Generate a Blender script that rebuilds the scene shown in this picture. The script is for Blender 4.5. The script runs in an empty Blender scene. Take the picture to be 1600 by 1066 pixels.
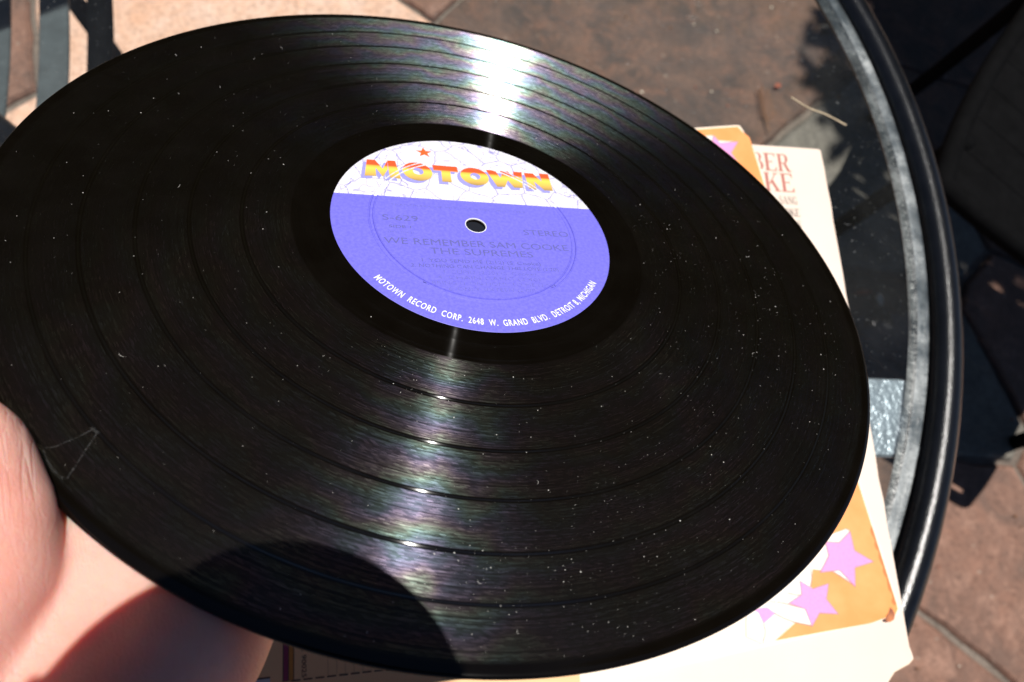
import bpy, bmesh, math, random
import numpy as np
from mathutils import Matrix, Vector
random.seed(7)
rng = np.random.default_rng(7)
R = math.radians
scene = bpy.context.scene

# ------------------------------------------------------------------ camera
CAM = np.array([-0.05843461, -0.12051963, 1.0922586])
AX = np.array([[0.98903169, 0.0, -0.14770348],          # columns: right, up, back
               [-0.0454945, 0.95138236, -0.30463398],
               [0.14052248, 0.30801235, 0.9409473]])
FPX = 1079.2
cd = bpy.data.cameras.new("camera_view")
cd.sensor_width = 36.0
cd.lens = 36.0 * FPX / 1600.0
cd.clip_start = 0.001
cd.clip_end = 4000.0
cd.dof.use_dof = True
cd.dof.focus_distance = 0.215
cd.dof.aperture_fstop = 13.0
co = bpy.data.objects.new("camera_view", cd)
scene.collection.objects.link(co)
mw = Matrix.Identity(4)
for i in range(3):
    for j in range(3):
        mw[i][j] = AX[i, j]
    mw[i][3] = CAM[i]
co.matrix_world = mw
scene.camera = co

# ------------------------------------------------------------------ world, sun, exposure
SUN = np.array([0.135, 0.143, 0.980]); SUN /= np.linalg.norm(SUN)
w = bpy.data.worlds.new("World"); scene.world = w; w.use_nodes = True
wn = w.node_tree.nodes; wl = w.node_tree.links
bg = wn["Background"]; bg.inputs[1].default_value = 0.05
sky = wn.new("ShaderNodeTexSky"); sky.sky_type = 'NISHITA'; sky.sun_disc = False
sky.air_density = 0.6; sky.dust_density = 0.0; sky.ozone_density = 0.6; sky.altitude = 800.0
sky.sun_elevation = math.asin(SUN[2]); sky.sun_rotation = math.atan2(SUN[0], SUN[1])
wl.new(sky.outputs[0], bg.inputs[0])
sl = bpy.data.lights.new("sun", 'SUN'); sl.energy = 5.0; sl.angle = R(0.53); sl.color = (1.0, 0.965, 0.91)
so = bpy.data.objects.new("sun", sl); scene.collection.objects.link(so)
so.rotation_euler = Vector(SUN).to_track_quat('Z', 'Y').to_euler()
so.location = (0.5, 0.5, 4)
vs = scene.view_settings
vs.view_transform = 'Standard'; vs.look = 'None'; vs.gamma = 1.0; vs.exposure = 0.42
vs.use_curve_mapping = False
scene.cycles.transparent_max_bounces = 16
scene.cycles.max_bounces = 8
scene.cycles.sample_clamp_indirect = 6.0

# ------------------------------------------------------------------ helpers
COL = scene.collection
def at(px, py, z):
    """point at world height z on the line of sight of photograph pixel (px, py)"""
    d = AX @ np.array([(px - 800) / FPX, -(py - 533) / FPX, -1.0])
    return CAM + d * ((z - CAM[2]) / d[2])
def tag(o, label=None, cat=None, group=None, kind=None):
    if label: o["label"] = label
    if cat: o["category"] = cat
    if group: o["group"] = group
    if kind: o["kind"] = kind
    return o
def empty(name, loc=(0, 0, 0), rz=0.0):
    o = bpy.data.objects.new(name, None); COL.objects.link(o)
    o.location = loc; o.rotation_euler = (0, 0, rz); o.empty_display_size = 0.02
    return o
def mk(name, verts, faces, mat, parent=None, smooth=False):
    me = bpy.data.meshes.new(name)
    me.from_pydata([tuple(map(float, v)) for v in verts], [], [tuple(map(int, f)) for f in faces])
    me.validate(); me.update()
    if smooth:
        me.polygons.foreach_set("use_smooth", [True] * len(me.polygons))
    if mat: me.materials.append(mat)
    o = bpy.data.objects.new(name, me); COL.objects.link(o)
    if parent: o.parent = parent
    return o
def from_bm(name, bm, mat, parent=None, smooth=False):
    bmesh.ops.recalc_face_normals(bm, faces=bm.faces)
    me = bpy.data.meshes.new(name); bm.to_mesh(me); bm.free()
    if smooth: me.polygons.foreach_set("use_smooth", [True] * len(me.polygons))
    me.materials.append(mat)
    o = bpy.data.objects.new(name, me); COL.objects.link(o)
    if parent: o.parent = parent
    return o
class MB:
    """collects verts and faces of one mesh"""
    def __init__(s): s.v = []; s.f = []
    def add(s, v, f):
        n = len(s.v); s.v += [tuple(map(float, p)) for p in v]; s.f += [tuple(i + n for i in q) for q in f]
    def poly(s, pts, z):
        s.add([(x, y, z) for x, y in pts], [tuple(range(len(pts)))])
    def build(s, name, mat, parent=None, smooth=False): return mk(name, s.v, s.f, mat, parent, smooth)
def spline(pts, n=10):
    """Catmull-Rom through pts"""
    P = [np.array(p, float) for p in pts]
    P = [2 * P[0] - P[1]] + P + [2 * P[-1] - P[-2]]
    out = []
    for i in range(1, len(P) - 2):
        for k in range(n):
            t = k / n
            out.append(0.5 * ((2 * P[i]) + (-P[i - 1] + P[i + 1]) * t + (2 * P[i - 1] - 5 * P[i] + 4 * P[i + 1] - P[i + 2]) * t * t
                       + (-P[i - 1] + 3 * P[i] - 3 * P[i + 1] + P[i + 2]) * t ** 3))
    out.append(P[-2]); return out
def sweep(path, prof, closed=False, up=(0, 0, 1)):
    """sweep a 2-D profile (side, up) along a path"""
    P = [np.array(p, float) for p in path]; n = len(P); m = len(prof); v = []; f = []
    up = np.array(up, float); last = None
    for i in range(n):
        if closed: t = P[(i + 1) % n] - P[i - 1]
        else: t = P[min(i + 1, n - 1)] - P[max(i - 1, 0)]
        t = t / (np.linalg.norm(t) + 1e-12)
        u = up if last is None else last
        s = np.cross(t, u)
        if np.linalg.norm(s) < 1e-4: s = np.cross(t, np.array([1.0, 0.1, 0]))
        s /= np.linalg.norm(s); u2 = np.cross(s, t)
        if last is not None or abs(t @ up) > 0.98: last = u2
        for a, b in prof: v.append(P[i] + s * a + u2 * b)
    for i in range(n if closed else n - 1):
        j = (i + 1) % n
        for k in range(m):
            l = (k + 1) % m
            f.append((i * m + k, i * m + l, j * m + l, j * m + k))
    if not closed:
        f.append(tuple(range(m))[::-1]); f.append(tuple((n - 1) * m + k for k in range(m)))
    return v, f
def circ(r, n=14): return [(r * math.cos(2 * math.pi * k / n), r * math.sin(2 * math.pi * k / n)) for k in range(n)]
def flatbar(wd, th, b=0.0015):
    w2, t2 = wd / 2, th / 2; b = min(b, t2 * .6)
    return [(w2 - b, -t2), (w2, -t2 + b), (w2, t2 - b), (w2 - b, t2), (-w2 + b, t2), (-w2, t2 - b), (-w2, -t2 + b), (-w2 + b, -t2)]
def lathe(prof, n=256):
    """prof: list of (r, z); open profile"""
    v = []; f = []; m = len(prof)
    for i in range(n):
        a = 2 * math.pi * i / n; c, s = math.cos(a), math.sin(a)
        for r, z in prof: v.append((r * c, r * s, z))
    for i in range(n):
        j = (i + 1) % n
        for k in range(m - 1): f.append((i * m + k, j * m + k, j * m + k + 1, i * m + k + 1))
    return v, f

# node helper
class NT:
    def __init__(s, name):
        s.m = bpy.data.materials.new(name); s.m.use_nodes = True
        s.t = s.m.node_tree; s.n = s.t.nodes; s.n.clear()
        s.out = s.n.new("ShaderNodeOutputMaterial")
    def node(s, typ, **kw):
        nd = s.n.new("ShaderNode" + typ)
        for k, v in kw.items():
            if k.startswith("_"): setattr(nd, k[1:], v)
        for k, v in kw.items():
            if not k.startswith("_"):
                key = int(k[1:]) if (k[0] == "i" and k[1:].isdigit()) else k.replace("__", " ")
                s.set(nd.inputs[key], v)
        return nd
    def set(s, sock, v):
        if hasattr(v, "links") or isinstance(v, bpy.types.NodeSocket): s.t.links.new(v, sock)
        elif isinstance(v, bpy.types.Node): s.t.links.new(v.outputs[0], sock)
        else:
            if isinstance(v, (tuple, list)) and len(v) == 3 and sock.type == 'RGBA': v = (*v, 1)
            sock.default_value = v
    def math(s, op, a, b=None, c=None, clamp=False):
        nd = s.n.new("ShaderNodeMath"); nd.operation = op; nd.use_clamp = clamp
        s.set(nd.inputs[0], a)
        if b is not None: s.set(nd.inputs[1], b)
        if c is not None: s.set(nd.inputs[2], c)
        return nd.outputs[0]
    def vmath(s, op, a, b=None, sc=None):
        nd = s.n.new("ShaderNodeVectorMath"); nd.operation = op
        s.set(nd.inputs[0], a)
        if b is not None: s.set(nd.inputs[1], b)
        if sc is not None: s.set(nd.inputs[3], sc)
        return nd.outputs["Value" if op in ("LENGTH", "DOT_PRODUCT") else 0]
    def mixc(s, f, a, b, blend='MIX'):
        nd = s.n.new("ShaderNodeMix"); nd.data_type = 'RGBA'; nd.blend_type = blend
        s.set(nd.inputs[0], f); s.set(nd.inputs[6], a); s.set(nd.inputs[7], b); return nd.outputs[2]
    def ramp(s, f, stops, interp='LINEAR'):
        nd = s.n.new("ShaderNodeValToRGB"); cr = nd.color_ramp; cr.interpolation = interp
        while len(cr.elements) < len(stops): cr.elements.new(0.5)
        for e, (p, c) in zip(cr.elements, stops):
            e.position = p; e.color = (c, c, c, 1) if isinstance(c, (int, float)) else (*c, 1)
        s.set(nd.inputs[0], f); return nd.outputs[0]
    def obj(s): return s.node("TexCoord").outputs["Object"]
    def noise(s, vec, scale, detail=4, rough=0.55, dist=0.0, out=0):
        nd = s.node("TexNoise", Scale=scale, Detail=detail, Roughness=rough, Distortion=dist)
        s.set(nd.inputs["Vector"], vec); return nd.outputs[out]
    def bump(s, h, strength=0.3, dist=0.001):
        return s.node("Bump", Height=h, Strength=strength, Distance=dist).outputs[0]
    def principled(s, **kw):
        return s.node("BsdfPrincipled", **kw)
    def done(s, sh):
        s.set(s.out.inputs[0], sh.outputs[0] if isinstance(sh, bpy.types.Node) else sh); return s.m
def simple(name, col, rough=0.5, spec=0.5, var=0.12, nscale=60, bump=0.0, bscale=800, metallic=0.0, bdist=0.0005):
    t = NT(name); o = t.obj()
    n = t.noise(o, nscale, 5, 0.6)
    c = t.mixc(t.ramp(n, [(0.3, 0.0), (0.7, 1.0)]), tuple(x * (1 - var) for x in col), tuple(min(1, x * (1 + var)) for x in col))
    kw = dict(Base__Color=c, Roughness=rough, Metallic=metallic)
    if bump: kw["Normal"] = t.bump(t.noise(o, bscale, 3), bump, bdist)
    p = t.principled(**kw); p.inputs["Specular IOR Level"].default_value = spec
    return t.done(p)

# ------------------------------------------------------------------ materials
def m_stone(name, c1, c2, c3, vein=0.4):
    t = NT(name); o = t.obj()
    inf = t.node("ObjectInfo")
    v = t.vmath('ADD', o, t.vmath('SCALE', (3.1, 7.7, 1.3), None, inf.outputs["Random"]))
    n1 = t.noise(v, 9.5, 8, 0.68, 0.9); n2 = t.noise(v, 24, 7, 0.7, 0.5); n3 = t.noise(v, 110, 5, 0.75)
    c = t.mixc(t.ramp(n1, [(0.38, 0.0), (0.62, 1.0)]), c1, c2)
    c = t.mixc(t.math('MULTIPLY', t.ramp(n2, [(0.5, 0.0), (0.66, 1.0)]), vein), c, c3)
    c = t.mixc(t.math('MULTIPLY', t.ramp(n3, [(0.46, 0.0), (0.75, 1.0)]), 0.75), c, tuple(x * 0.28 for x in c1))
    spk = t.ramp(t.noise(v, 75, 2, 0.5), [(0.70, 0.0), (0.76, 1.0)])
    c = t.mixc(t.math('MULTIPLY', spk, 0.55), c, (0.30, 0.25, 0.20))
    h = t.math('ADD', t.math('MULTIPLY', n2, 1.0), t.math('MULTIPLY', n3, 0.35))
    p = t.principled(Base__Color=c, Roughness=t.math('ADD', 0.55, t.math('MULTIPLY', n2, 0.3)), Normal=t.bump(h, 0.9, 0.006))
    p.inputs["Specular IOR Level"].default_value = 0.35
    return t.done(p)
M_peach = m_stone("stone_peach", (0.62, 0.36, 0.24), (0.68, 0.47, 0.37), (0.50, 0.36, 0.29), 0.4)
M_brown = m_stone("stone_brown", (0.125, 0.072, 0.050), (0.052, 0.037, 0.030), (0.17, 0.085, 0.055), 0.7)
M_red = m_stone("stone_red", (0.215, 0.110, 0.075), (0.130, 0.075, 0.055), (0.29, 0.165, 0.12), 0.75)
M_grey = m_stone("stone_grey", (0.16, 0.145, 0.12), (0.11, 0.10, 0.085), (0.22, 0.20, 0.17), 0.6)
M_tan = m_stone("stone_tan", (0.20, 0.145, 0.095), (0.15, 0.11, 0.08), (0.27, 0.21, 0.15), 0.5)
M_mortar = m_stone("mortar", (0.17, 0.135, 0.108), (0.11, 0.085, 0.068), (0.22, 0.18, 0.15), 0.8)
M_black = simple("black_paint", (0.004, 0.0045, 0.006), 0.20, 0.40, 0.25, 90, 0.30, 1100, bdist=0.0005)
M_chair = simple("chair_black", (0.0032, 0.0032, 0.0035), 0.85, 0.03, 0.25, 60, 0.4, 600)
M_strap = simple("chair_sky_grey", (0.050, 0.060, 0.065), 0.5, 0.5, 0.22, 55, 0.3, 500)  # sky reflection on the straps, put in as a grey base colour
def m_glass():
    t = NT("table_glass"); o = t.obj()
    fr = t.node("Fresnel", IOR=1.5)
    tr = t.node("BsdfTransparent", Color=(0.94, 0.955, 0.95))
    gl = t.node("BsdfGlossy", Color=(1, 1, 1), Roughness=0.02)
    df = t.node("BsdfDiffuse", Color=(0.62, 0.63, 0.64))
    d = t.ramp(t.noise(o, 9, 6, 0.65), [(0.42, 0.0), (0.75, 1.0)])
    s = t.ramp(t.noise(o, 420, 2, 0.5), [(0.70, 0.0), (0.76, 1.0)])
    dust = t.math('ADD', t.math('ADD', 0.003, t.math('MULTIPLY', d, 0.012)), t.math('MULTIPLY', s, 0.10))
    m1 = t.node("MixShader", i0=dust, i1=tr, i2=df)
    front = t.math('SUBTRACT', 1.0, t.node("NewGeometry").outputs["Backfacing"])
    m2 = t.node("MixShader", i0=t.math('MULTIPLY', t.math('MULTIPLY', fr.outputs[0], front), 0.6), i1=m1, i2=gl)
    return t.done(m2)
M_glass = m_glass()
def m_glass_edge():
    t = NT("glass_ground_edge"); o = t.obj()
    n = t.noise(o, 30, 5, 0.65); n2 = t.noise(o, 260, 4, 0.6)
    c = t.mixc(t.ramp(n, [(0.4, 0.0), (0.62, 1.0)]), (0.12, 0.145, 0.16), (0.42, 0.44, 0.44))
    c = t.mixc(t.ramp(n2, [(0.52, 0.0), (0.7, 0.7)]), c, (0.10, 0.11, 0.12))
    p = t.principled(Base__Color=c, Roughness=0.22, Alpha=t.ramp(n, [(0.35, 0.30), (0.65, 0.78)]), Normal=t.bump(n2, 0.5, 0.001))
    return t.done(p)
M_gedge = m_glass_edge()
M_plate = simple("bracket_paint", (0.22, 0.26, 0.30), 0.32, 0.7, 0.25, 60, 0.8, 160, metallic=0.3, bdist=0.002)

def m_vinyl():
    t = NT("vinyl_grooves"); o = t.obj()
    sx = t.node("SeparateXYZ", i0=o)
    xy = t.node("CombineXYZ", i0=sx.outputs[0], i1=sx.outputs[1], i2=0.0).outputs[0]
    r = t.math('MULTIPLY', t.vmath('LENGTH', xy), 1000.0)          # mm
    ang = t.math('ARCTAN2', sx.outputs[1], sx.outputs[0])
    radial = t.vmath('NORMALIZE', xy)
    def band(c, hw, soft):  # 1 inside |r-c|<hw
        return t.node("MapRange", _clamp=True, Value=t.math('ABSOLUTE', t.math('SUBTRACT', r, c)), From__Min=hw, From__Max=hw + soft, To__Min=1.0, To__Max=0.0).outputs[0]
    gap = None
    for c, hw in ((77.9, .55), (93.1, .5), (107.8, .5), (122.2, .5), (134.6, .4)):
        b = band(c, hw, 0.35); gap = b if gap is None else t.math('MAXIMUM', gap, b)
    inner = t.node("MapRange", _clamp=True, Value=r, From__Min=62.6, From__Max=63.4, To__Min=1.0, To__Max=0.0).outputs[0]
    outer = t.node("MapRange", _clamp=True, Value=r, From__Min=146.6, From__Max=147.6, To__Min=0.0, To__Max=1.0).outputs[0]
    smooth = t.math('MAXIMUM', t.math('MAXIMUM', inner, outer), gap)
    groove = t.math('SUBTRACT', 1.0, smooth, clamp=True)
    # ring-to-ring variation of loudness (1-D noise of the radius)
    rv = t.node("CombineXYZ", i0=r, i1=0.0, i2=0.0).outputs[0]
    nr1 = t.noise(rv, 0.55, 2, 0.5); nr2 = t.noise(rv, 1.5, 3, 0.7)
    lines = t.math('MULTIPLY', t.ramp(nr1, [(0.3, 0.6), (0.7, 1.0)]), t.ramp(nr2, [(0.38, 0.18), (0.62, 1.0)]))
    # fine sparkle along the groove: cells in (r, arc)
    arc = t.math('MULTIPLY', ang, t.math('MULTIPLY', r, 1.0))
    cell = t.node("CombineXYZ", i0=t.math('FLOOR', t.math('MULTIPLY', r, 3.6)), i1=t.math('FLOOR', t.math('MULTIPLY', arc, 0.65)), i2=0.0).outputs[0]
    wn_ = t.node("TexWhiteNoise", _noise_dimensions='2D'); t.set(wn_.inputs["Vector"], cell)
    spark = t.ramp(wn_.outputs["Value"], [(0.0, 0.45), (0.6, 0.85), (0.92, 1.25), (1.0, 1.8)])
    # diffraction tint: hue drifts with radius and angle, broken up cell by cell
    nl = t.noise(xy, 55, 2, 0.5)
    hue = t.math('FRACT', t.math('ADD', t.math('ADD', t.math('MULTIPLY', r, 0.075), t.math('MULTIPLY', nl, 2.2)), t.math('MULTIPLY', wn_.outputs["Value"], 0.14)))
    hsv = t.node("CombineColor", _mode='HSV', i0=hue, i1=0.24, i2=1.0).outputs[0]
    lobe = t.math('MULTIPLY', t.math('MULTIPLY', groove, lines), spark)
    tan = t.node("Tangent", _direction_type='RADIAL', _axis='Z')
    geo = t.node("NewGeometry")
    rw = t.node("VectorTransform", _vector_type='VECTOR', _convert_from='OBJECT', _convert_to='WORLD', i0=radial).outputs[0]
    def lobe_bsdf(k, rough, an, strength):
        N = t.vmath('NORMALIZE', t.vmath('ADD', geo.outputs["Normal"], t.vmath('SCALE', rw, None, k)))
        col = t.vmath('SCALE', t.vmath('MULTIPLY', hsv, (0.88, 0.96, 1.08)), None, t.math('MULTIPLY', lobe, strength))
        g = t.node("BsdfAnisotropic", Color=col, Roughness=rough, Anisotropy=an, Normal=N, Tangent=tan)
        g.distribution = 'BECKMANN'
        return g
    sh = None
    for k, ax_, ay_, st in LOBES:
        g = lobe_bsdf(k, (ax_ * ay_) ** 0.25, 1 - math.sqrt(ax_ / ay_), st)
        sh = g if sh is None else t.node("AddShader", i0=sh, i1=g)
    # smooth vinyl of the gaps, run-out and lead-in: a hot spot where the land is mirror-like
    dusty = t.ramp(t.noise(o, 60, 4, 0.6), [(0.4, 0.0), (0.8, 1.0)])
    base = t.principled(Base__Color=t.mixc(dusty, (0.0020, 0.0014, 0.0009), (0.0032, 0.0025, 0.0019)),
                        Roughness=t.math('ADD', 0.13, t.math('MULTIPLY', groove, 0.12)))
    base.inputs["Specular IOR Level"].default_value = 0.24
    core = None
    for c in (77.9, 93.1, 107.8, 122.2, 134.6):
        b = band(c, 0.12, 0.25); core = b if core is None else t.math('MAXIMUM', core, b)
    hot = t.node("BsdfAnisotropic", Color=t.vmath('SCALE', (1, 1, 1), None, t.math('MULTIPLY', t.math('MAXIMUM', core, t.math('MULTIPLY', inner, 0.02)), 0.10)),
                 Roughness=(0.004 * 0.3) ** 0.25, Anisotropy=HOT_AN, Tangent=tan)
    hot.distribution = 'GGX'
    sh = t.node("AddShader", i0=sh, i1=hot)
    return t.done(t.node("AddShader", i0=base, i1=sh))
# normal tilt (radial), width along and across the groove, strength
LOBES = [(-0.78, 0.040, 0.070, 0.040), (-0.78, 0.150, 0.090, 0.024), (0.35, 0.034, 0.12, 0.0085), (0.35, 0.100, 0.15, 0.0050)]
HOT_AN = 1 - math.sqrt(0.004 / 0.3)
M_vinyl = m_vinyl()

def m_label():
    t = NT("label_paper"); o = t.obj()
    sx = t.node("SeparateXYZ", i0=o); y = sx.outputs[1]
    ismap = t.math('GREATER_THAN', y, 0.01325)
    w1 = t.vmath('ADD', o, t.vmath('SCALE', t.vmath('SUBTRACT', t.noise(o, 130, 3, 0.6, out=1), (0.5, 0.5, 0.5)), None, 0.0035))
    def roads(scale, thr):
        v = t.node("TexVoronoi", _feature='DISTANCE_TO_EDGE', _voronoi_dimensions='2D', Scale=scale); t.set(v.inputs["Vector"], w1)
        return t.math('LESS_THAN', v.outputs["Distance"], thr)
    l1 = roads(95, 0.021); l2 = roads(190, 0.030)
    cm = t.math('LESS_THAN', t.math('ABSOLUTE', t.math('SUBTRACT', t.math('FRACT', t.math('MULTIPLY', t.noise(o, 34, 3, 0.5), 16.0)), 0.5)), 0.045)
    east = t.math('MULTIPLY', cm, t.math('MULTIPLY', t.math('GREATER_THAN', t.noise(o, 26, 1), 0.52), 1.0))
    lines = t.math('ADD', t.math('ADD', t.math('MULTIPLY', l1, 0.6), t.math('MULTIPLY', l2, 0.35)), t.math('MULTIPLY', east, 0.45), clamp=True)
    mapc = t.mixc(lines, (0.60, 0.585, 0.64), (0.17, 0.15, 0.42))
    n = t.noise(o, 900, 3, 0.6)
    blue = t.mixc(t.ramp(n, [(0.35, 0.0), (0.65, 1.0)]), (0.108, 0.099, 0.52), (0.138, 0.127, 0.59))
    c = t.mixc(ismap, blue, mapc)
    p = t.principled(Base__Color=c, Roughness=0.58, Normal=t.bump(t.noise(o, 1400, 3, 0.6), 0.16, 0.0002))
    p.inputs["Specular IOR Level"].default_value = 0.6
    return t.done(p)
M_label = m_label()
def m_logo():
    t = NT("logo_ink"); o = t.obj(); y = t.node("SeparateXYZ", i0=o).outputs[1]
    u = t.node("MapRange", _clamp=True, Value=y, From__Min=0.0235, From__Max=0.0342).outputs[0]
    c = t.ramp(u, [(0.0, (0.34, 0.22, 0.07)), (0.22, (0.60, 0.38, 0.08)), (0.5, (0.72, 0.52, 0.08)), (0.62, (0.70, 0.40, 0.06)), (0.70, (0.62, 0.09, 0.02))])
    c = t.mixc(t.math('GREATER_THAN', u, 0.72), c, (0.60, 0.075, 0.018))
    return t.done(t.principled(Base__Color=c, Roughness=0.5))
M_logo = m_logo()
def ink(name, col, rough=0.5): return simple(name, col, rough, 0.5, 0.10, 900)
M_lav = ink("ink_lavender", (0.25, 0.24, 0.58)); M_white = ink("ink_white", (0.74, 0.74, 0.78))
M_silver = ink("ink_silver", (0.095, 0.095, 0.30), 0.5); M_star = ink("ink_red", (0.62, 0.10, 0.02))
M_faint = ink("ink_faint", (0.120, 0.115, 0.42), 0.5)

def m_paper(name, col, dark, rough=0.55, mott=0.5):
    t = NT(name); o = t.obj()
    n = t.noise(o, 11, 6, 0.6); n2 = t.noise(o, 900, 3, 0.6)
    c = t.mixc(t.math('MULTIPLY', t.ramp(n, [(0.45, 0.0), (0.8, 1.0)]), mott), col, dark)
    p = t.principled(Base__Color=c, Roughness=rough, Normal=t.bump(t.math('ADD', n2, t.math('MULTIPLY', n, 6.0)), 0.15, 0.0004))
    p.inputs["Specular IOR Level"].default_value = 0.5
    return t.done(p)
M_cover = m_paper("cover_card", (0.63, 0.51, 0.43), (0.57, 0.44, 0.35))
M_inner = m_paper("sleeve_paper", (0.74, 0.62, 0.50), (0.68, 0.54, 0.41))
M_edge = m_paper("card_edge", (0.55, 0.42, 0.27), (0.40, 0.28, 0.16))
M_maroon = ink("ink_maroon", (0.33, 0.10, 0.075)); M_dgrey = ink("ink_grey", (0.12, 0.095, 0.085))
def m_orange():
    t = NT("ink_orange"); o = t.obj()
    n = t.noise(o, 40, 5, 0.6)
    c = t.mixc(t.ramp(n, [(0.4, 0.0), (0.75, 1.0)]), (0.70, 0.225, 0.045), (0.72, 0.29, 0.085))
    return t.done(t.principled(Base__Color=c, Roughness=0.48))
M_orange = m_orange()
M_pink = ink("ink_pink", (0.62, 0.22, 0.46)); M_trail = ink("ink_trail", (0.68, 0.61, 0.54)); M_outline = ink("ink_outline", (0.30, 0.14, 0.13))
def m_stain():
    t = NT("burn_stain"); o = t.obj()
    n = t.noise(o, 160, 5, 0.6)
    c = t.mixc(t.ramp(n, [(0.4, 0.0), (0.6, 1.0)]), (0.20, 0.045, 0.012), (0.42, 0.13, 0.03))
    return t.done(t.principled(Base__Color=c, Roughness=0.5))
M_stain = m_stain()
M_purple = ink("ink_purple", (0.19, 0.012, 0.06)); M_amber = ink("ink_amber", (0.42, 0.17, 0.02)); M_ink = ink("ink_black", (0.03, 0.025, 0.02))

def m_skin():
    t = NT("skin"); o = t.obj()
    n1 = t.noise(o, 42, 4, 0.6); n2 = t.noise(o, 150, 4, 0.6)
    c = t.mixc(t.ramp(n1, [(0.35, 0.0), (0.68, 1.0)]), (0.66, 0.295, 0.235), (0.70, 0.375, 0.31))
    c = t.mixc(t.math('MULTIPLY', t.ramp(n2, [(0.5, 0.0), (0.8, 1.0)]), 0.45), c, (0.58, 0.29, 0.24))
    # wrinkles: noise stretched along the thumb
    mp = t.node("Mapping", _vector_type='POINT'); t.set(mp.inputs["Vector"], o)
    mp.inputs["Rotation"].default_value = (0, 0, R(63)); 
    def lines(sc, wdt):   # thin long lines where a stretched noise crosses its middle value
        nn = t.noise(t.vmath('MULTIPLY', mp.outputs[0], sc), 1.0, 2, 0.5, 0.6)
        return t.node("MapRange", _clamp=True, Value=t.math('ABSOLUTE', t.math('SUBTRACT', nn, 0.5)), From__Min=0.0, From__Max=wdt, To__Min=1.0, To__Max=0.0).outputs[0]
    ox = t.node("SeparateXYZ", i0=o).outputs[0]
    mound = t.node("MapRange", _clamp=True, Value=ox, From__Min=-0.092, From__Max=-0.082, To__Min=1.0, To__Max=0.12).outputs[0]
    mask = t.ramp(t.noise(o, 60, 2), [(0.4, 0.35), (0.6, 1.0)])
    cre = t.math('MULTIPLY', t.math('MAXIMUM', lines((16.0, 300.0, 60.0), 0.030), t.math('MULTIPLY', lines((30.0, 520.0, 90.0), 0.035), 0.6)), t.math('MULTIPLY', mask, mound))
    vor = t.node("TexVoronoi", _feature='F1', Scale=1500.0); t.set(vor.inputs["Vector"], o)
    fine = t.noise(t.vmath('MULTIPLY', mp.outputs[0], (900.0, 2300.0, 1500.0)), 1.0, 2, 0.5)
    h = t.math('ADD', t.math('ADD', t.math('MULTIPLY', cre, -1.0), t.math('MULTIPLY', fine, 0.35)), t.math('MULTIPLY', vor.outputs["Distance"], 0.30))
    c = t.mixc(t.math('MULTIPLY', cre, 0.40), c, (0.74, 0.52, 0.46))  # wrinkle highlights painted in as paler skin
    p = t.principled(Base__Color=c, Roughness=0.46, Normal=t.bump(h, 0.55, 0.0005))
    p.inputs["Subsurface Weight"].default_value = 0.9
    p.inputs["Subsurface Radius"].default_value = (1.0, 0.28, 0.12)
    p.inputs["Subsurface Scale"].default_value = 0.0085
    p.inputs["Specular IOR Level"].default_value = 0.35
    return t.done(p)
M_skin = m_skin()
M_camera = simple("camera_black", (0.012, 0.012, 0.013), 0.5, 0.4, 0.2, 200, 0.3, 1500)
M_lens = simple("lens_glass", (0.004, 0.004, 0.006), 0.05, 0.6, 0.2, 100)
M_dust = simple("dust", (0.62, 0.60, 0.56), 0.8, 0.3, 0.1, 100)
M_straw = simple("dry_straw", (0.50, 0.40, 0.27), 0.7, 0.3, 0.25, 200)
M_sprig = simple("dead_sprig", (0.16, 0.075, 0.035), 0.8, 0.3, 0.3, 300)
M_leafred = simple("leaf_scrap_red", (0.22, 0.055, 0.025), 0.6, 0.3, 0.3, 200)
M_petal = simple("leaf_scrap_pale", (0.50, 0.43, 0.34), 0.6, 0.3, 0.25, 200)

# ------------------------------------------------------------------ ground: one sheet to the horizon, flagstones on it
ground = mk("ground", [(-900, -900, -0.009), (900, -900, -0.009), (900, 900, -0.009), (-900, 900, -0.009)], [(0, 1, 2, 3)], M_mortar)
tag(ground, kind="structure")
# seeds (photograph pixel on the ground plane, stone kind)
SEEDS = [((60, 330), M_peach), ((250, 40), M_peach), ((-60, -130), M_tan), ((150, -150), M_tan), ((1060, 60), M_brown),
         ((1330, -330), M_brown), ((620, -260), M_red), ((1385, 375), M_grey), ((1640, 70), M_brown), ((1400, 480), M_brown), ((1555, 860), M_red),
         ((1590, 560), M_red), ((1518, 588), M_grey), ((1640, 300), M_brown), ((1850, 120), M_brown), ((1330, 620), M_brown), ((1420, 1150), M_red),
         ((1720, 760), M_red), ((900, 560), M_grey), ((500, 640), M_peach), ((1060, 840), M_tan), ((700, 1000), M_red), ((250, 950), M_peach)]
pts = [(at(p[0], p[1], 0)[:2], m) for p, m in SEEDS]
mats = [M_red, M_brown, M_tan, M_peach, M_grey, M_red]
for i in range(-6, 7):
    for j in range(-6, 7):
        q = np.array([0.25 + i * 0.42 + (j % 2) * 0.2, 0.3 + j * 0.40]) + rng.uniform(-0.1, 0.1, 2)
        if min(np.linalg.norm(q - a) for a, _ in pts) > 0.30 and np.linalg.norm(q - pts[4][0]) > 0.62: pts.append((q, mats[rng.integers(6)]))
def clip(poly, a, b):
    """keep the side of the bisector nearer a"""
    m = (a + b) / 2; n = b - a; out = []
    for i in range(len(poly)):
        p, q = poly[i], poly[(i + 1) % len(poly)]
        dp, dq = (p - m) @ n, (q - m) @ n
        if dp <= 0: out.append(p)
        if dp * dq < 0: out.append(p + (q - p) * (dp / (dp - dq)))
    return out
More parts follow.
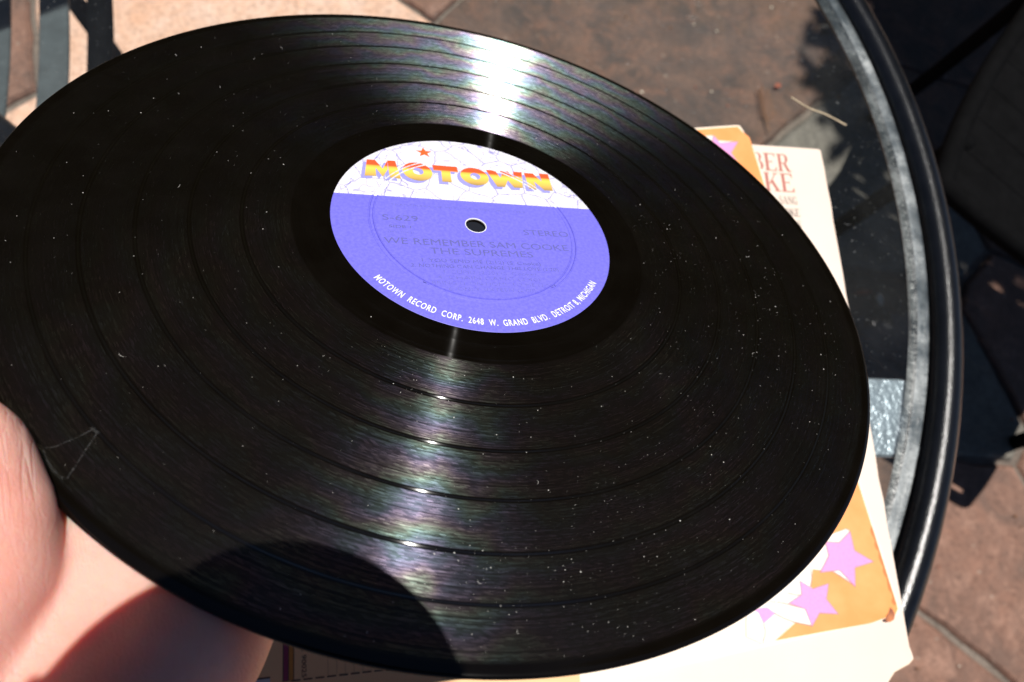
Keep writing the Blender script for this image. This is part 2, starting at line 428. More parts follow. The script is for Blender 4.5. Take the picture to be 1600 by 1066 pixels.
def flagstone(a, mat):
    c0 = np.array(a); poly = [c0 + np.array(d) for d in ((-.7, -.7), (.7, -.7), (.7, .7), (-.7, .7))]
    for b, _ in pts:
        if b is not a and np.linalg.norm(b - a) < 1.6: poly = clip(poly, a, b)
    if len(poly) < 3: return
    c = sum(poly) / len(poly)
    # subdivide the outline and roughen it; inset for the joint
    ring = []
    for i in range(len(poly)):
        p, q = poly[i], poly[(i + 1) % len(poly)]; L = np.linalg.norm(q - p); k = max(1, int(L / 0.035))
        for s in range(k): ring.append(p + (q - p) * s / k)
    ring = [p + (c - p) / (np.linalg.norm(c - p) + 1e-9) * (0.003 + rng.uniform(0, 0.006)) for p in ring]
    n = len(ring); top = rng.uniform(-0.003, 0.003)
    v = [(p[0] - c[0], p[1] - c[1], -0.03) for p in ring]
    v += [(p[0] - c[0], p[1] - c[1], top - 0.006) for p in ring]
    inn = [p + (c - p) / (np.linalg.norm(c - p) + 1e-9) * 0.006 for p in ring]
    v += [(p[0] - c[0], p[1] - c[1], top + rng.uniform(-0.0012, 0.0012)) for p in inn]
    f = [tuple(range(2 * n, 3 * n))]
    for i in range(n):
        j = (i + 1) % n
        f += [(i, j, n + j, n + i), (n + i, n + j, 2 * n + j, 2 * n + i)]
    o = mk("flagstone", v, f, mat, ground); o.location = (c[0], c[1], 0.0)
for a, m_ in pts: flagstone(a, m_)

# ------------------------------------------------------------------ round glass table
TC = np.array([-0.1835, 0.1220]); TR_ = 0.4676; ZT = 0.72
table = tag(empty("glass_table", (TC[0], TC[1], 0)), "round glass topped table with black tube rim under the record", "table")
v, f = lathe([(0.0005, ZT - 0.008), (0.4555, ZT - 0.008), (0.4568, ZT - 0.004), (0.4568, ZT - 0.002), (0.4555, ZT), (0.0005, ZT)], 192)
mk("glass_top", v, f, M_glass, table)
v, f = lathe([(0.4575, ZT - 0.0085), (0.4640, ZT - 0.0080), (0.4672, ZT - 0.0055), (0.4676, ZT - 0.003), (0.4660, ZT - 0.0012), (0.4625, ZT - 0.0004), (0.4608, ZT - 0.0012), (0.4592, ZT + 0.0002), (0.4575, ZT)], 192)
ge = mk("glass_edge", v, f, M_gedge, table, True); ge["label"] = "ground whitish edge of the glass"
ring = [(0.4830 * math.cos(2 * math.pi * k / 160), 0.4830 * math.sin(2 * math.pi * k / 160), ZT - 0.010) for k in range(160)]
v, f = sweep(ring, circ(0.0108, 18), True); mk("rim", v, f, M_black, table, True)
ring = [(0.4670 * math.cos(2 * math.pi * k / 160), 0.4670 * math.sin(2 * math.pi * k / 160), ZT - 0.0125) for k in range(160)]
v, f = sweep(ring, flatbar(0.011, 0.006), True); mk("support_ledge", v, f, M_black, table)
# flat bracket plates under the glass, one below each leg
for ang in (-21.2, 150.0, 250.0):
    ca, sa = math.cos(R(ang)), math.sin(R(ang))
    if ang == -21.2:
        a = at(1372, 652, 0.708)[:2] - TC; b = np.array([0.4555 * ca, 0.4555 * sa]); d = np.array([1.0, -0.05]); d /= np.linalg.norm(d)
        b = a + d * 0.0225; a = a - d * 0.12
    else:
        d = np.array([ca, sa]); b = d * 0.455; a = d * 0.31
    v, f = sweep([(a[0] + (b[0] - a[0]) * s, a[1] + (b[1] - a[1]) * s, ZT - 0.0125) for s in np.linspace(0, 1, 6)], flatbar(0.0495, 0.005))
    pl = mk("bracket_plate", v, f, M_plate, table)
    d = np.array([ca, sa])
    path = spline([(*(d * 0.44), ZT - 0.02), (*(d * 0.34), ZT - 0.10), (*(d * 0.16), ZT - 0.30), (*(d * 0.10), 0.32), (*(d * 0.20), 0.10), (*(d * 0.27), 0.012)], 8)
    v, f = sweep(path, circ(0.0125, 14)); mk("leg", v, f, M_black, table, True)

# ------------------------------------------------------------------ patio chairs
def chair(loc, yaw, label, strap_mat, sw=0.030, arms=True):
    c = tag(empty("patio_chair", loc, yaw), label, "chair", "black metal patio chairs round the table")
    zs = 0.43; hw = 0.24
    def tube(name, pts, r=0.0125, n=8): 
        v, f = sweep(spline(pts, n), circ(r, 14)); return mk(name, v, f, M_chair, c, True)
    tube("seat_frame", [(-0.44, -hw, zs), (-0.2, -hw - .01, zs), (-0.03, -hw + .005, zs), (0.0, -hw + .04, zs), (0.012, 0, zs), (0.0, hw - .04, zs), (-0.03, hw - .005, zs), (-0.2, hw + .01, zs), (-0.44, hw, zs)])
    for k in range(7):
        x = -0.050 - k * 0.058; bow = 0.010
        v, f = sweep(spline([(x, -hw - .003, zs - .004), (x + bow * .7, -hw * .5, zs - .012), (x + bow, 0, zs - .015), (x + bow * .7, hw * .5, zs - .012), (x, hw + .003, zs - .004)], 6), flatbar(sw, 0.004))
        mk("seat_slat", v, f, strap_mat, c)
    for s in (-1, 1):
        tube("leg", [(-0.09, s * (hw - .01), zs), (-0.09, s * (hw + .0), 0.25), (-0.075, s * (hw + .02), 0.0)])
        tube("leg", [(-0.44, s * hw, zs), (-0.47, s * (hw + .01), 0.2), (-0.52, s * (hw + .02), 0.0)])
        if arms: tube("arm", [(-0.05, s * (hw + .005), zs), (-0.03, s * (hw + .03), 0.56), (-0.07, s * (hw + .05), 0.625), (-0.22, s * (hw + .05), 0.64), (-0.40, s * (hw + .03), 0.65), (-0.47, s * (hw - .01), 0.66)], 0.0115)
        tube("back_post", [(-0.43, s * hw, zs), (-0.47, s * (hw - .01), 0.66), (-0.53, s * (hw - .03), 0.88)])
    tube("top_rail", [(-0.53, -hw + .03, 0.88), (-0.555, 0, 0.94), (-0.53, hw - .03, 0.88)])
    for k in range(5):
        y = -0.14 + k * 0.07
        v, f = sweep(spline([(-0.44, y, zs - .005), (-0.485, y, 0.66), (-0.548, y, 0.915)], 6), flatbar(0.026, 0.004), up=(1, 0, 0)); mk("back_slat", v, f, strap_mat, c)
    return c
p1, p2 = at(138, 110, 0.43), at(140, 0, 0.43)
fy = (p2 - p1)[:2]; fy /= np.linalg.norm(fy); yawL = math.atan2(fy[1], fy[0]) - math.pi / 2
org = p1[:2] + fy * 0.02
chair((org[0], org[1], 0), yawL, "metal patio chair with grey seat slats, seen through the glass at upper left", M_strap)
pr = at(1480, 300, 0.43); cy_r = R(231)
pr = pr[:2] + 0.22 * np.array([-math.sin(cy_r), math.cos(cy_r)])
chair((pr[0], pr[1], 0), cy_r, "black slatted patio chair right of the table rim", M_chair, 0.0576, False)  # dark through its near-black paint

# ------------------------------------------------------------------ small shade tree beside the patio, its crown above the picture
def shade_tree(base, cc, rad):
    t = tag(empty("shade_tree", (base[0], base[1], 0)), "small leafy tree whose crown shades the patio at upper right", "tree")
    b = np.array([0, 0, 0.0]); c = np.array(cc) - np.array([base[0], base[1], 0])
    v, f = sweep(spline([b, c * 0.35 + np.array([.03, .02, 0]), c * 0.7, c], 8), circ(0.035, 10)); mk("trunk", v, f, M_bark, t, True)
    for k in range(9):
        a = k * 2.4; d = np.array([math.cos(a), math.sin(a), rng.uniform(-.2, .6)]) * rad * .8
        v, f = sweep(spline([c * .72, c * .85 + d * .4, c + d], 6), circ(0.010, 6)); mk("limb", v, f, M_bark, t, True)
    mb = MB()
    for _ in range(6500):
        d = rng.normal(0, 1, 3); d /= np.linalg.norm(d); p = c + d * rad * rng.uniform(.15, 1) ** .45 * np.array([1, 1, .75]) * (1 + .12 * math.sin(5 * d[0] + 3 * d[1]))
        a = rng.normal(0, 1, 3); a /= np.linalg.norm(a); q = np.cross(a, rng.normal(0, 1, 3)); q /= np.linalg.norm(q); L = rng.uniform(.035, .06); W_ = L * .42
        mb.add([p - a * L, p + q * W_, p + a * L, p - q * W_], [(0, 1, 2, 3)])
    mb.build("crown", M_leaf, t)
M_bark = simple("bark", (0.10, 0.075, 0.055), 0.8, 0.3, 0.3, 40, 0.8, 120, bdist=0.004)
M_leaf = simple("leaf_green", (0.055, 0.085, 0.03), 0.5, 0.4, 0.35, 9)
gs = np.array([1.33, 0.80, 0.0]); k_ = 2.5 / SUN[2]
shade_tree((2.0, 1.3), (gs[0] + SUN[0] * k_, gs[1] + SUN[1] * k_, 2.5), 0.52)

# unseen tall hedge behind the table, added so the record mirrors something dark
def added_hedge(x0, x1, y, h, d, label):
    t = tag(empty("added_hedge", ((x0 + x1) / 2, y, 0)), label, "hedge")
    L = x1 - x0; nx, nz = 40, 16; v = []; f = []
    for j in range(nz + 1):
        for i in range(nx + 1):
            v.append((-L / 2 + L * i / nx, -d / 2 + 0.5 * d * (j / nz) ** 3 + rng.normal(0, .07), h * j / nz))
    for j in range(nz):
        for i in range(nx): k = j * (nx + 1) + i; f.append((k, k + 1, k + nx + 2, k + nx + 1))
    n0 = len(v)
    v += [(-L / 2, d / 2, 0), (L / 2, d / 2, 0), (L / 2, d / 2, h * .93), (-L / 2, d / 2, h * .93)]
    f += [(n0 + 1, n0, n0 + 3, n0 + 2), (n0 + 3, n0 + 2, nz * (nx + 1) + nx, nz * (nx + 1))]
    mk("foliage_core", v, f, M_leaf, t)
    mb = MB()
    for _ in range(9000):
        p = np.array([rng.uniform(-L / 2, L / 2), -d / 2 - abs(rng.normal(0, .14)), rng.uniform(0, h * 1.02)])
        p[1] += 0.5 * d * min(1.0, p[2] / h) ** 3
        a = rng.normal(0, 1, 3); a /= np.linalg.norm(a); q = np.cross(a, rng.normal(0, 1, 3)); q /= np.linalg.norm(q); s_ = rng.uniform(.05, .11)
        mb.add([p - a * s_, p + q * s_ * .5, p + a * s_, p - q * s_ * .5], [(0, 1, 2, 3)])
    tag(mb.build("leaves", M_leaf, t), kind="stuff")
added_hedge(-6, 6, 4.2, 4.6, 1.0, "tall dense green hedge added out of view behind the patio to mirror darkly in the record")

# ------------------------------------------------------------------ record sleeves on the table
def sheet_frame(name, tr, th, z, label, cat):
    """Empty at the top right corner; local +x right, +y up of the printed sheet"""
    return tag(empty(name, (tr[0], tr[1], z), th), label, cat)
def slab(name, outline, z0, z1, mat, parent):
    n = len(outline)
    v = [(x, y, z0) for x, y in outline] + [(x, y, z1) for x, y in outline]
    f = [tuple(range(n))[::-1], tuple(range(n, 2 * n))] + [(i, (i + 1) % n, n + (i + 1) % n, n + i) for i in range(n)]
    return mk(name, v, f, mat, parent)
def rough_line(a, b, n, amp):
    a, b = np.array(a), np.array(b); d = b - a; nn = np.array([-d[1], d[0]]) / np.linalg.norm(d)
    return [a + d * k / n + nn * (rng.normal(0, amp) if 0 < k else 0) for k in range(n)]
# cover
CTR = np.array([0.2159, 0.1345]); CTH = -0.0298; ZC = ZT + 0.0005
cover = sheet_frame("album_cover", CTR, CTH, ZC, "cream album cover with brown serif lettering, bottom right corner frayed", "album cover")
S = 0.330
out = rough_line((-0.314, -S), (-0.022, -S), 24, .00015) + [np.array(p) for p in ((-0.019, -S + .0015), (-0.016, -S + .0050), (-0.011, -S + .0100), (-0.006, -S + .0120), (-0.002, -S + .0135), (0.0012, -S + .0160), (0.0008, -S + .0190))] \
    + rough_line((0, -S + .022), (0, -0.003), 24, .0002) + [np.array((-.0004, -.0008)), np.array((-.002, 0))] + rough_line((-.004, 0), (-0.314, 0), 16, .0001) + rough_line((-0.314, 0), (-0.314, -S), 16, .0001)
slab("card", out, 0, 0.0030, M_edge, cover)
cx_, cy_ = -0.157, -S / 2
slab("front_panel", [(cx_ + (x - cx_) * 0.9975, cy_ + (y - cy_) * 0.9975) for x, y in out], 0.0031, 0.0036, M_cover, cover)
# serif lettering drawn stroke by stroke
def ring_arc(cx, cy, rx, ry, tx, ty, a0, a1, n=18):
    o = [(cx + rx * math.cos(R(a0 + (a1 - a0) * k / n)), cy + ry * math.sin(R(a0 + (a1 - a0) * k / n))) for k in range(n + 1)]
    i = [(cx + (rx - tx) * math.cos(R(a0 + (a1 - a0) * k / n)), cy + (ry - ty) * math.sin(R(a0 + (a1 - a0) * k / n))) for k in range(n + 1)]
    return [[o[k], o[k + 1], i[k + 1], i[k]] for k in range(n)]
def rect(x0, y0, x1, y1): return [(x0, y0), (x1, y0), (x1, y1), (x0, y1)]
def stem(x0, w=.2): return [rect(x0, 0, x0 + w, 1), rect(x0 - .08, 0, x0 + w + .08, .055), rect(x0 - .08, .945, x0 + w + .08, 1)]
def glyph(ch):
    g = []
    if ch == 'E': g = stem(.1) + [rect(.3, .945, .78, 1), rect(.3, 0, .80, .055), rect(.3, .49, .56, .54)] + [[(.78, .72), (.78, 1), (.66, .955)], [(.82, 0), (.82, .30), (.68, .045)], [(.56, .38), (.56, .65), (.50, .52)]]
    if ch == 'B': g = stem(.1) + [rect(.3, .945, .5, 1), rect(.3, 0, .5, .055), rect(.3, .5, .5, .55)] + ring_arc(.48, .765, .27, .235, .17, .05, -90, 90) + ring_arc(.50, .275, .32, .275, .19, .055, -90, 90)
    if ch == 'R': g = stem(.1) + [rect(.3, .945, .5, 1), rect(.3, .46, .5, .51)] + ring_arc(.48, .73, .30, .27, .19, .055, -90, 90) + [[(.42, .47), (.60, .47), (.80, .09), (.62, .06)], [(.62, .06), (.80, .09), (.95, .03), (.92, 0), (.70, 0)]]
    if ch == 'K': g = stem(.1) + [[(.30, .40), (.36, .36), (.80, .95), (.72, .95)], [(.42, .52), (.56, .64), (.92, .05), (.70, .05)], rect(.60, 0, 1.0, .055), rect(.60, .945, .94, 1)]
    if ch == 'M': g = [rect(.12, 0, .17, 1), rect(0, 0, .3, .055), rect(0, .945, .3, 1), rect(.86, 0, 1.06, 1), rect(.78, 0, 1.14, .055), rect(.86, .945, 1.14, 1), [(.12, 1), (.34, 1), (.62, .1), (.50, 0)], [(.50, 0), (.56, .1), (.86, 1), (.92, 1), (.58, 0)]]
    if ch == 'W': g = [[(.02, 1), (.24, 1), (.42, .2), (.32, 0)], [(.32, 0), (.40, .1), (.58, 1), (.52, 1)], [(.50, 1), (.70, 1), (.88, .2), (.78, 0)], [(.78, 0), (.86, .1), (1.06, 1), (1.0, 1)], rect(-.05, .945, .32, 1), rect(.42, .945, .76, 1), rect(.92, .945, 1.14, 1)]
    if ch == 'A': g = [[(.10, 0), (.16, 0), (.48, .92), (.44, 1)], [(.36, 1), (.54, 1), (.90, 0), (.68, 0)], rect(.24, .30, .66, .355), rect(0, 0, .28, .055), rect(.58, 0, 1.0, .055)]
    if ch == 'N': g = [rect(.12, 0, .18, 1), rect(0, 0, .30, .055), rect(.72, 0, .78, 1), rect(.60, .945, .92, 1), [(.04, 1), (.28, 1), (.78, .0), (.70, 0)]]
    if ch == 'O': g = ring_arc(.46, .5, .44, .52, .2, .05, 0, 360, 36)
    if ch == 'C': g = ring_arc(.48, .5, .44, .52, .2, .05, 45, 315, 30) + [[(.78, .64), (.86, .64), (.86, 1), (.79, .88)]]
    if ch == 'G': g = ring_arc(.46, .5, .44, .52, .2, .05, 45, 330, 30) + [rect(.68, .02, .86, .42), rect(.58, .40, .95, .45), [(.78, .66), (.84, .66), (.84, 1), (.77, .88)]]
    if ch == 'S': g = ring_arc(.40, .745, .32, .275, .15, .05, 40, 262, 20) + ring_arc(.40, .26, .34, .28, .16, .05, -142, 82, 20) + [[(.25, .56), (.36, .47), (.60, .42), (.52, .55), (.35, .62)], [(.66, .68), (.71, .68), (.71, 1), (.66, .93)], [(.06, .34), (.11, .34), (.12, .08), (.06, 0)]]
    wd = {'M': 1.2, 'W': 1.15, 'K': 1.04, 'R': .98, 'A': 1.0, 'N': .96, 'O': .96, 'C': .94, 'G': .99, 'S': .82, 'B': .90, 'E': .90, ' ': .45}[ch]
    return g, wd
def serif_line(name, text, right, base, h, sx, mat, parent, z):
    total = sum(glyph(c)[1] for c in text) * h * sx; x = right - total; mb = MB(); k = 0
    for c in text:
        g, wd = glyph(c)
        for q in g:
            mb.poly([(x + a * h * sx, base + b * h) for a, b in q], z + (k % 40) * 4e-6); k += 1
        x += wd * h * sx
    return mb.build(name, mat, parent)
def cover_local(px, py):
    d = at(px, py, ZC + .0037)[:2] - CTR; c, s = math.cos(CTH), math.sin(CTH)
    return np.array([d[0] * c + d[1] * s, -d[0] * s + d[1] * c])
for text, (rx, ry), topy, sx, mat in (("WE REMEMBER", (1238, 269), 242, 0.76, M_maroon), ("SAM COOKE", (1244, 301), 272.5, 0.80, M_maroon), ("SANG", (1247, 320), 308, 0.60, M_dgrey), ("COOKE", (1251, 339), 327, 0.62, M_dgrey), ("SONGS", (1253, 357), 345, 0.58, M_dgrey)):
    b = cover_local(rx, ry); t_ = cover_local(rx, topy)
    serif_line("lettering", text, b[0], b[1], t_[1] - b[1], sx, mat, cover, 0.0037)

# printed inner sleeve on the cover
ITR = np.array([0.16424, 0.14973]); ITH = 0.13034; ZI = ZC + 0.0042
inner = sheet_frame("inner_sleeve", ITR, ITH, ZI, "paper inner sleeve printed orange with pink stars, scorched at one corner", "record sleeve")
SI = 0.31
out = rough_line((-SI, -SI), (-.004, -SI), 20, .0001) + [np.array((-.001, -SI + .001))] + rough_line((0, -SI + .004), (0, -.009), 20, .0002) + [np.array((-.004, -.0045)), np.array((-.0055, -.0005))] + rough_line((-.008, 0), (-SI, 0), 16, .0001) + rough_line((-SI, 0), (-SI, -SI), 16, .0001)
slab("paper", out, 0, 0.0011, M_inner, inner)
def inner_local(px, py):
    d = at(px, py, ZI + .0012)[:2] - ITR; c, s = math.cos(ITH), math.sin(ITH)
    return np.array([d[0] * c + d[1] * s, -d[0] * s + d[1] * c])
zp = 0.00125
def flatpoly(name, pts, z, mat, parent):
    mb = MB(); mb.poly([tuple(p) for p in pts], z); return mb.build(name, mat, parent)
# orange field along the right side, closing in a curve at the bottom
fld = [inner_local(1212, 1001), inner_local(1300, 985), inner_local(1360, 974), (-.0035, -SI + .0015), (-.0012, -SI + .004), (-.0012, -.010), (-.0052, -.0048), (-.007, -.0012), (-.12, -.0012), (-.11, -.05), (-.085, -.12), (-.07, -.2), inner_local(1150, 905), inner_local(1245, 903), inner_local(1268, 898), inner_local(1264, 930), inner_local(1252, 965)]
flatpoly("orange_print", fld, zp, M_orange, inner)
def star(pxpts, z=0.00145):
    P = [inner_local(*p) for p in pxpts]; c = sum(P) / len(P)
    flatpoly("star_outline", [c + (p - c) * 1.05 for p in P], z - 0.00008, M_outline, inner)
    flatpoly("star_print", P, z, M_pink, inner)
Z = lambda x, y: (1150 + x / 3.727, 780 + y / 3.727)
def trail(pxpts, z):
    P = [inner_local(*p) for p in pxpts]; c = sum(P) / len(P)
    flatpoly("trail_outline", [c + (p - c) * 1.02 for p in P], z - 0.00004, M_outline, inner)
    flatpoly("trail_print", P, z, M_trail, inner)
trail([Z(640, 175), Z(660, 185), Z(560, 330), Z(690, 505), Z(560, 420), Z(440, 408), Z(300, 400), Z(430, 250)], 0.00132)
trail([Z(445, 410), Z(435, 510), Z(520, 600), Z(445, 735), Z(330, 712), Z(240, 600), Z(100, 560), Z(300, 400)], 0.00133)
trail([Z(335, 712), Z(230, 818), Z(150, 840), Z(60, 800), Z(60, 620), Z(240, 600)], 0.00134)
for pl_ in ([Z(300, 548), Z(340, 556), Z(382, 560)], [Z(240, 598), Z(300, 612), Z(404, 640)], [Z(215, 660), Z(270, 690), Z(335, 714), Z(440, 738)], [Z(160, 722), Z(170, 780), Z(155, 832)], [Z(560, 420), Z(610, 450), Z(690, 505)], [Z(435, 410), Z(440, 460), Z(432, 510)]):
    v, f = sweep(spline([(*inner_local(*p), 0.00140) for p in pl_], 6), flatbar(0.00045, 0.00004, 0.00001)); mk("trail_line", v, f, M_outline, inner)
star([Z(662, 190), Z(688, 300), Z(796, 364), Z(690, 398), Z(692, 508), Z(603, 413), Z(492, 425), Z(540, 330), Z(520, 250), Z(600, 255)])
star([Z(372, 478), Z(446, 524), Z(536, 494), Z(524, 582), Z(592, 668), Z(484, 662), Z(442, 738), Z(404, 640), Z(310, 606), Z(382, 556)])
star([Z(178, 632), Z(226, 664), Z(160, 722), Z(132, 664), Z(100, 640)])
Z2 = lambda x, y: (1080 + x / 3.807, 180 + y / 3.807)
trail([Z2(70, 125), Z2(132, 122), Z2(160, 152), Z2(276, 160), Z2(232, 200), Z2(130, 165)], 0.00132)
star([Z2(132, 122), Z2(172, 168), Z2(276, 160), Z2(236, 226), Z2(290, 300), Z2(200, 290), Z2(140, 280), Z2(120, 190)])
# browned edge and scorched corner
M_brownedge = ink("ink_brown_edge", (0.58, 0.13, 0.02))
ed = [(-.0011, -.262 - k * .002) for k in range(22)] + [(-.0024 - .0006 * math.sin(k * 1.7) - .0006 * rng.random(), -.304 + k * .002) for k in range(21)]
flatpoly("browned_edge", ed, 0.00131, M_brownedge, inner)
q0 = inner_local(*Z(905, 690))
st = [q0 + np.array(p) * 0.001 for p in ((-4.5, -1.0), (-2.0, -2.0), (0.8, -1.2), (2.4, 1.0), (1.8, 4.2), (0.8, 5.0), (-0.4, 3.0), (-2.6, 1.4))]
sp = flatpoly("scorch_mark", st, 0.00160, M_stain, inner); sp["label"] = "dark brown scorched paper corner"
# sheet with the order form
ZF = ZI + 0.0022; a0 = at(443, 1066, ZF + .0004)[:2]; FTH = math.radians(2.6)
form = tag(empty("order_form", (a0[0], a0[1], ZF), FTH), "paper sheet painted tan as if in bounced light, with dashed coupon and coloured stripe, shaded under the record", "paper sheet")
slab("paper", [(-.030, -.05), (.14, -.05), (.14, .15), (-.030, .15)], 0, 0.0003, m_paper("form_paper", (0.64, 0.38, 0.18), (0.58, 0.33, 0.15)), form)  # cream paper made tan: warm bounce light put into its colour
zf = 0.00042
def frect(name, x0, y0, x1, y1, mat, z=zf): return flatpoly(name, [(x0, y0), (x1, y0), (x1, y1), (x0, y1)], z, mat, form)
frect("stripe_outline", -.0005, .0002, .0047, .12, M_ink, zf - .00006)
frect("stripe", 0.0, .0005, .0020, .12, M_purple); frect("stripe", .0024, .0005, .0043, .12, M_amber)
for k in range(12): frect("dash", .0035 + k * .0054, -.0002 + .0, .0035 + k * .0054 + .0041, .0005, M_ink)
for k in range(7): frect("ruled_line", .0200 + k * .0040, .0008, .02012 + k * .0040, .09, M_ink)
frect("bluish_patch", -.022, -.02, -.006, .0022, ink("ink_bluegrey", (0.42, 0.43, 0.42)))
frect("patch_outline", -.0225, .0022, -.006, .0030, M_ink)
def text_mesh(name, body, size, mat, parent, z, xform=None, align='LEFT', sx=1.0, bold=0.0, width=None, spacing=1.0, merge=None):
    cu = bpy.data.curves.new(name, 'FONT'); cu.body = body; cu.size = 1.0; cu.align_x = align; cu.offset = bold; cu.resolution_u = 3; cu.space_character = spacing
    ob = bpy.data.objects.new(name, cu); COL.objects.link(ob)
    dg = bpy.context.evaluated_depsgraph_get(); dg.update()
    me = ob.evaluated_get(dg).to_mesh()
    V = np.array([v.co[:2] for v in me.vertices]) if len(me.vertices) else np.zeros((0, 2))
    F = [tuple(p.vertices) for p in me.polygons]
    ob.evaluated_get(dg).to_mesh_clear(); bpy.data.objects.remove(ob); bpy.data.curves.remove(cu)
    V = V * size
    V[:, 0] *= sx
    if width: V[:, 0] = (V[:, 0] - V[:, 0].min()) * width / (V[:, 0].max() - V[:, 0].min())
    if xform: P = [xform(x, y) for x, y in V]
    else: P = V
    return mk(name, [(p[0], p[1], z) for p in P], F, mat, parent)
text_mesh("printed_text", "L. 90025", 0.0030, M_ink, form, zf, lambda x, y: (.0082 + y, .0145 - x), width=.0135, bold=.01)

# ------------------------------------------------------------------ the record
CW = np.array([-0.03480536, -0.00564121, 0.87119691])
LX = np.array([0.9854, -0.1442, -0.0900]); LZ = np.array([0.13895637, 0.37841385, 0.91514703])
LX -= LZ * (LX @ LZ); LX /= np.linalg.norm(LX); LY = np.cross(LZ, LX)
rec = empty("vinyl_record")
m = Matrix.Identity(4)
for i in range(3): m[i][0] = LX[i]; m[i][1] = LY[i]; m[i][2] = LZ[i]; m[i][3] = CW[i]
rec.matrix_world = m
tag(rec, "black vinyl long playing record with blue paper label held in a hand", "record")
mm = 0.001
top = [(3.65, -.5), (3.70, -.08), (3.95, -.22), (50.2, -.22), (50.6, -.10), (51.2, -.10), (51.6, -.02), (52.2, -.10), (55.0, -.12), (55.3, -.04), (55.6, -.12), (60.6, -.15), (61.0, -.06), (61.4, -.16), (62.4, -.20),
       (77.9, -.22), (93.1, -.22), (107.8, -.22), (122.2, -.22), (134.6, -.22), (144.9, -.20), (146.6, -.12), (148.0, -.02), (149.2, .02), (150.0, -.06), (150.35, -.30), (150.5, -.75)]
bot = [(150.35, -1.25), (149.9, -1.55), (149.0, -1.65), (146.5, -1.5), (144.0, -1.35), (62, -1.35), (50, -1.6), (4.0, -1.6), (3.7, -1.5), (3.65, -.5)]
v, f = lathe([(a * mm, b * mm) for a, b in top + bot], 480)
disc = mk("disc", v, f, M_vinyl, rec, True)
v, f = lathe([(a * mm, b * mm) for a, b in ((3.75, .03), (4.0, .10), (35.7, .10), (35.9, .30), (36.15, .32), (36.4, -.12), (37.2, -.12), (37.5, .32), (37.75, .30), (37.95, .10), (50.2, .10), (50.35, .03))], 256)
LA = R(12.6)
lab = mk("label", v, f, M_label, rec); lab.rotation_euler = (0, 0, LA)
lab["label"] = "blue paper record label with white map band"
v, f = lathe([(a * mm, b * mm) for a, b in ((3.66, -.3), (3.67, .11), (3.72, .16), (3.84, .16), (3.92, .105))], 64)
mk("hole_edge", v, f, M_white, lab, True)
# ---- lettering on the label (label coordinates in mm)
ZL = 0.13 * mm
def lpoly(mb, pts, dx=0, dy=0, z=ZL): mb.poly([((x + dx) * mm, (y + dy) * mm) for x, y in pts], z)
def ring_pts(cx, cy, rx, ry, ix, iy, n=40):
    o = [(cx + rx * math.cos(2 * math.pi * k / n), cy + ry * math.sin(2 * math.pi * k / n)) for k in range(n)]
    i = [(cx + .3 + ix * math.cos(2 * math.pi * k / n), cy + .2 + iy * math.sin(2 * math.pi * k / n)) for k in range(n)]
    return [[o[k], o[(k + 1) % n], i[(k + 1) % n], i[k]] for k in range(n)]
LOGO = [
    [[(-35.6, 33.9), (-32.6, 33.9), (-33.0, 24.3), (-37.2, 23.9)], [(-32.6, 33.9), (-30.2, 28.9), (-28.0, 34.2), (-28.4, 28.6), (-30.6, 24.1), (-33.0, 29.6)], [(-28.0, 34.2), (-25.1, 34.3), (-24.0, 23.7), (-28.2, 24.0)]],
    ring_pts(-17.3, 28.8, 5.6, 5.5, 2.0, 2.0),
    [[(-11.0, 33.7), (-1.4, 33.7), (-1.4, 30.4), (-11.0, 30.4)], [(-8.0, 30.4), (-4.5, 30.4), (-4.9, 23.8), (-8.6, 23.8)]],
    ring_pts(4.8, 28.5, 5.6, 5.4, 2.0, 2.0),
    [[(10.2, 33.4), (14.0, 33.5), (16.2, 26.0), (12.9, 23.2)], [(12.9, 23.2), (16.0, 23.3), (19.0, 29.5), (17.2, 33.3)], [(16.0, 33.4), (19.4, 33.5), (22.6, 26.5), (19.8, 23.3)], [(19.8, 23.3), (23.4, 23.6), (25.2, 33.7), (21.6, 33.6)]],
    [[(26.1, 33.4), (29.1, 33.5), (29.2, 23.4), (25.9, 23.3)], [(26.2, 33.4), (29.8, 33.5), (35.6, 23.1), (32.2, 23.1)], [(32.6, 33.8), (36.5, 33.9), (35.9, 23.1), (32.4, 23.1)]],
]
for gi, g in enumerate(LOGO):
    sh_ = MB(); le = MB()
    for k, q in enumerate(g):
        lpoly(sh_, q, -1.5, -1.5, ZL + k * 2e-7); lpoly(le, q, 0, 0, ZL + 0.03 * mm + k * 6e-7)
    sh_.build("logo_shadow", M_lav, lab); le.build("logo_letter", M_logo, lab)
mb = MB()
sp_ = [(-13.2 + (3.3 if k % 2 == 0 else 1.35) * math.sin(k * math.pi / 5), 41.3 + (3.3 if k % 2 == 0 else 1.35) * math.cos(k * math.pi / 5)) for k in range(10)]
lpoly(mb, sp_); mb.build("logo_star", M_star, lab)
def arc(x, y, Rr=47.6, a0=-144.3, a1=-35.5, L=1.0):
    ph = R(a0 + (a1 - a0) * x / L); rr = (Rr - y) * mm
    return (rr * math.cos(ph), rr * math.sin(ph))
def straight(name, body, x0, y0, wd, h, mat, bold=0.012, z=ZL):
    return text_mesh(name, body, h / 0.73 * mm, mat, lab, z, lambda x, y: (x + x0 * mm, y + y0 * mm), width=wd * mm, bold=bold)
text_mesh("address_lettering", "MOTOWN  RECORD  CORP.  2648  W.  GRAND  BLVD.  DETROIT 8, MICHIGAN", 1.0, M_white, lab, ZL, lambda x, y: arc(x, y * 3.7), width=1.0, bold=0.010, spacing=1.14)
straight("lettering", "S-629", -33.0, 0.4, 12.4, 3.0, M_silver, 0.0)
